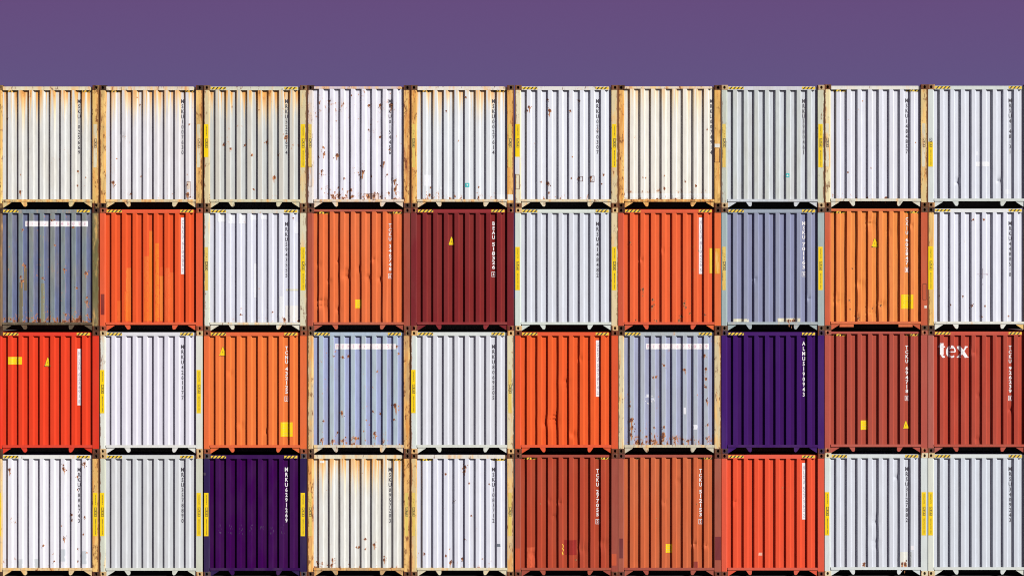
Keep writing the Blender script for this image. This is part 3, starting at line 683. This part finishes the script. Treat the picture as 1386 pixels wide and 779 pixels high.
        for lst, S, off in ((RUSTBOX, W, .005), (POSTBOX, Flat(0), .004)):
            for q in lst:
                if (q[0], q[1]) != (c, r): continue
                xa, zb_ = loc(c, r, q[2], q[3]); xb, za = loc(c, r, q[4], q[5]); t = .010
                if S.y(.05, 1) == 0 and xa < 1: xa, xb = max(xa, .006), min(xb, .119)
                if S.y(.05, 1) == 0 and xa > 1: xa, xb = max(xa, 2.281), min(xb, WD-.006)
                b = MB()
                for (u0, u1, v0, v1) in ((xa, xb, za, za+t), (xa, xb, zb_-t, zb_), (xa, xa+t, za+t, zb_-t), (xb-t, xb, za+t, zb_-t)):
                    drape(b, S, v0, v1, u0, u1, off, 0)
                link('rust_mark', b.mesh('rust_mark', [M_RUSTC]), root)
        if (c, r) == (6, 1):       # large yellow patch running onto the right post
            b = MB(); drape(b, W, 1.355, 1.945, 2.165, 2.225, .003, 0)
            link('paint_patch', b.mesh('paint_patch', [M_YELS]), root, label='bright yellow patch beside the right post')
            b = MB(); drape(b, Flat(0), 1.34, 1.94, 2.292, 2.400, .002, 0)
            link('paint_patch', b.mesh('paint_patch', [paint('patch_paint', (240,166,56), stain=.3, dirt=.5)]), root, label='large worn orange yellow patch on the right post')
        for q in STICK:
            if (q[0], q[1]) != (c, r): continue
            xa, zb_ = loc(c, r, q[2], q[3]); xb, za = loc(c, r, q[4], q[5])
            b = MB(); drape(b, W, za, zb_, xa, xb, .003, 0)
            o = link('sticker', b.mesh('sticker', [M_YEL]), root, label='yellow label with small print')
            b = MB(); rr = random.Random(int(q[2]))
            nl = max(2, int((zb_-za)/.05))
            for i in range(nl):
                z = za+(zb_-za)*(i+.5)/nl
                for (u, v) in ((.15, .45), (.55, .85)):
                    u += rr.uniform(-.05, .05); v += rr.uniform(-.12, .05)
                    drape(b, W, z-.006, z+.006, xa+(xb-xa)*u, xa+(xb-xa)*v, .005, 0, 1)
            link('label_print', b.mesh('label_print', [plain('label_ink', (.42, .30, .06))]), o)
        for q in TRI:
            if (q[0], q[1]) != (c, r): continue
            xa, zb_ = loc(c, r, q[2], q[3]); xb, za = loc(c, r, q[4], q[5]); xm = (xa+xb)/2; h = zb_-za; hw = (xb-xa)/2
            b = MB()
            drape(b, W, za, zb_, (lambda z: xm-.012-(hw-.012)*(zb_-z)/h), (lambda z: xm+.012+(hw-.012)*(zb_-z)/h), .003, 1, 8)
            h2 = h-.016
            drape(b, W, za+.010, za+.010+h2, (lambda z: xm-.008-(hw-.016)*(za+.010+h2-z)/h2), (lambda z: xm+.008+(hw-.016)*(za+.010+h2-z)/h2), .0050, 0, 8)
            o = link('warning_triangle', b.mesh('warning_triangle', [M_YEL, M_BLACK]), root, label='yellow triangular warning sign')
            b = MB(); zc = za+h*.42
            for pts in ([(.004, .035), (-.008, .0), (.002, .0)], [(.008, .005), (-.003, .005), (-.004, -.03)]):
                b.poly([(xm+px, W.y(xm+px, zc+pz)-.0068, zc+pz) for px, pz in pts])
            link('label_print', b.mesh('label_print', [M_BLACK]), o)
        if (c, r) in ((4, 0), (7, 0)):
            q = (327,605,350,628) if c == 4 else (957,552,978,573)
            xa, zb_ = loc(c, r, q[0], q[1]); xb, za = loc(c, r, q[2], q[3]); b = MB()
            drape(b, W, za, zb_, xa, xb, .003, 0); n = len(b.v)
            xm, zm = (xa+xb)/2, (za+zb_)/2
            sgn = 1 if c == 7 else -1
            b.poly([(xm-.026, W.y(xm, zm)-.006, zm-.02*sgn), (xm+.026, W.y(xm, zm)-.006, zm-.02*sgn), (xm, W.y(xm, zm)-.006, zm+.026*sgn)][::sgn], 1)
            link('sticker', b.mesh('sticker', [M_TEAL, M_WHITE]), root, label='small teal square sticker')
        if (c, r) == (9, 1):       # hand drawn cross
            b = MB(); xm, zm = loc(c, r, 961, 430)
            drape(b, W, zm-.006, zm+.006, xm-.13, xm+.13, .003, 0); drape(b, W, zm-.10, zm+.14, xm-.005, xm+.005, .0045, 0)
            drape(b, W, zm-.25, zm-.22, xm-.004, xm+.008, .003, 0); drape(b, W, zm-.02, zm+.02, xm+.09, xm+.125, .0045, 0)
            link('cross_mark', b.mesh('cross_mark', [M_GREYINK]), root)
        if (c, r) == (6, 2):       # scratched scribble
            b = MB(); rr = random.Random(5); xm, zm = loc(c, r, 190, 420)
            for i in range(14):
                u = xm+rr.uniform(-.05, .17); v = zm-rr.uniform(0, .22); drape(b, W, v, v+rr.uniform(.008, .03), u, u+rr.uniform(.01, .03), .003, 0, 1)
            link('scratch_mark', b.mesh('scratch_mark', [M_WHITE]), root)
        if (c, r) == (5, 3):       # yellow scrawl beside the dark patch
            b = MB(); rr = random.Random(9); xm, zm = loc(c, r, 868, 632)
            for i in range(9):
                v = zm-.13+i*.03; u = xm+rr.uniform(-.02, .01); drape(b, W, v, v+.022, u, u+rr.uniform(.015, .03), .003, 0, 1)
            link('scratch_mark', b.mesh('scratch_mark', [M_YELS]), root)
        if (c, r) == (2, 3):       # scuffs across the violet crests
            b = MB(); rr = random.Random(3)
            for k in range(7):
                zx = 110+k*58
                for i in range(9):
                    x, z = loc(c, r, zx+rr.uniform(-8, 12), rr.uniform(500, 550)); drape(b, W, z, z+rr.uniform(.01, .05), x, x+rr.uniform(.003, .008), .0025, 0, 1)
            link('scratch_mark', b.mesh('scratch_mark', [plain('scuff', (.045, .02, .07))]), root)
        if (c, r) == (9, 2):       # the word on the wall
            b = MB()
            def stroke(pts, wd, Z0_=0):
                for (xa, za), (xb, zb_) in zip(pts[:-1], pts[1:]):
                    n = max(1, int(math.hypot(xb-xa, zb_-za)/.012))
                    for i in range(n):
                        p = (xa+(xb-xa)*i/n, za+(zb_-za)*i/n); q = (xa+(xb-xa)*(i+1)/n, za+(zb_-za)*(i+1)/n)
                        dx, dz = q[0]-p[0], q[1]-p[1]; l = math.hypot(dx, dz); nx, nz_ = -dz/l*wd/2, dx/l*wd/2; ex, ez = dx*.15, dz*.15
                        for k in range(8):
                            f0, f1 = 1-k/4, 1-(k+1)/4
                            b.poly([(x+.012, W.y(x+.012, z)-.004-i*.00001, z) for x, z in ((p[0]-ex+nx*f0, p[1]-ez+nz_*f0), (p[0]-ex+nx*f1, p[1]-ez+nz_*f1), (q[0]+ex+nx*f1, q[1]+ez+nz_*f1), (q[0]+ex+nx*f0, q[1]+ez+nz_*f0))][::-1])
            U = lambda zx, zy: loc(c, r, zx, zy)
            stroke([U(730,132), U(730,196)], .084); stroke([U(730,190), U(733,203), U(739,209), U(747,205)], .046); stroke([U(711,152), U(750,152)], .026); stroke([U(726,132), U(714,150)], .022)
            ec = U(785, 180); R1, R2 = .092, .120
            arc = [(ec[0]+R1*math.cos(a), ec[1]+R2*math.sin(a)) for a in [math.radians(q) for q in range(0, 318, 14)]]
            stroke(arc[:6], .036); stroke(arc[5:17], .066); stroke(arc[16:], .040); stroke([(ec[0]-R1, ec[1]), (ec[0]+R1, ec[1])], .026)
            stroke([U(824,152), U(868,208)], .082); stroke([U(868,152), U(824,208)], .042)
            for a in ((817,838,152),(858,876,152),(816,836,209),(856,880,209)): stroke([U(a[0], a[2]), U(a[1], a[2])], .028)
            link('lettering', b.mesh('lettering', [M_WHITE]), root, label='large white serif word tex')
        # rust spots with a shape of their own
        if SPOTS.get((c, r)):
            b = MB(); rr = random.Random(seed)
            def blob(x, z, rx, rz, off, mi):
                n = 11; ph = rr.uniform(0, 99)
                rad = [1+.5*noise.noise(Vector((math.cos(i/n*6.283)*1.6, math.sin(i/n*6.283)*1.6, ph))) + rr.uniform(-.28, .28) for i in range(n)]
                P = lambda u, v: (u, W.y(u, v)-off, v)
                ring = [(x+rx*rad[i]*math.cos(i/n*6.283), z+rz*rad[i]*math.sin(i/n*6.283)) for i in range(n)]
                for i in range(n):
                    a, q = ring[i], ring[(i+1) % n]
                    b.poly([P(x, z), P(*a), P(*q)], mi)
            for (zx, zy, s) in SPOTS[(c, r)]:
                x, z = loc(c, r, zx, zy)
                if z < .215: z = .215
                k = s/235.0
                blob(x, z, k*1.0, k*1.25, .0026, 0)
                for j in range(3): blob(x+rr.uniform(-2, 2)*k, z+rr.uniform(-2.4, 2.0)*k, k*.28, k*.4, .0028, rr.choice((0, 1)))
                if s > 3: blob(x+rr.uniform(-.2, .2)*k, z+k*.25, k*.72, k*.85, .0040, 1)
                if s > 6: blob(x+rr.uniform(-.3, .3)*k, z-k*2.0, k*.25, k*1.6, .0024, 0)
            link('rust_spots', b.mesh('rust_spots', [M_RUSTH, M_RUSTC]), root, kind='stuff')

# ---------------------------------------------------------------- yard
gm = bpy.data.materials.new('yard_concrete'); gm.use_nodes = True; t = gm.node_tree
b_ = t.nodes['Principled BSDF']; b_.inputs['Roughness'].default_value = .9
tcx = t.nodes.new('ShaderNodeTexCoord'); n1 = t.nodes.new('ShaderNodeTexNoise'); n1.inputs['Scale'].default_value = .35; n1.inputs['Detail'].default_value = 10
rp = t.nodes.new('ShaderNodeValToRGB'); rp.color_ramp.elements[0].color = (.045, .043, .042, 1); rp.color_ramp.elements[1].color = (.085, .080, .076, 1)
t.links.new(tcx.outputs['Object'], n1.inputs['Vector']); t.links.new(n1.outputs['Fac'], rp.inputs[0]); t.links.new(rp.outputs[0], b_.inputs['Base Color'])
b = MB(); b.poly([(-1500, -1500, 0), (1500, -1500, 0), (1500, 1500, 0), (-1500, 1500, 0)])
g = bpy.data.objects.new('ground', b.mesh('ground', [gm])); col.objects.link(g); g.location = (0, 0, -.003); g['kind'] = 'structure'
g['label'] = 'dark asphalt container yard under the stack'
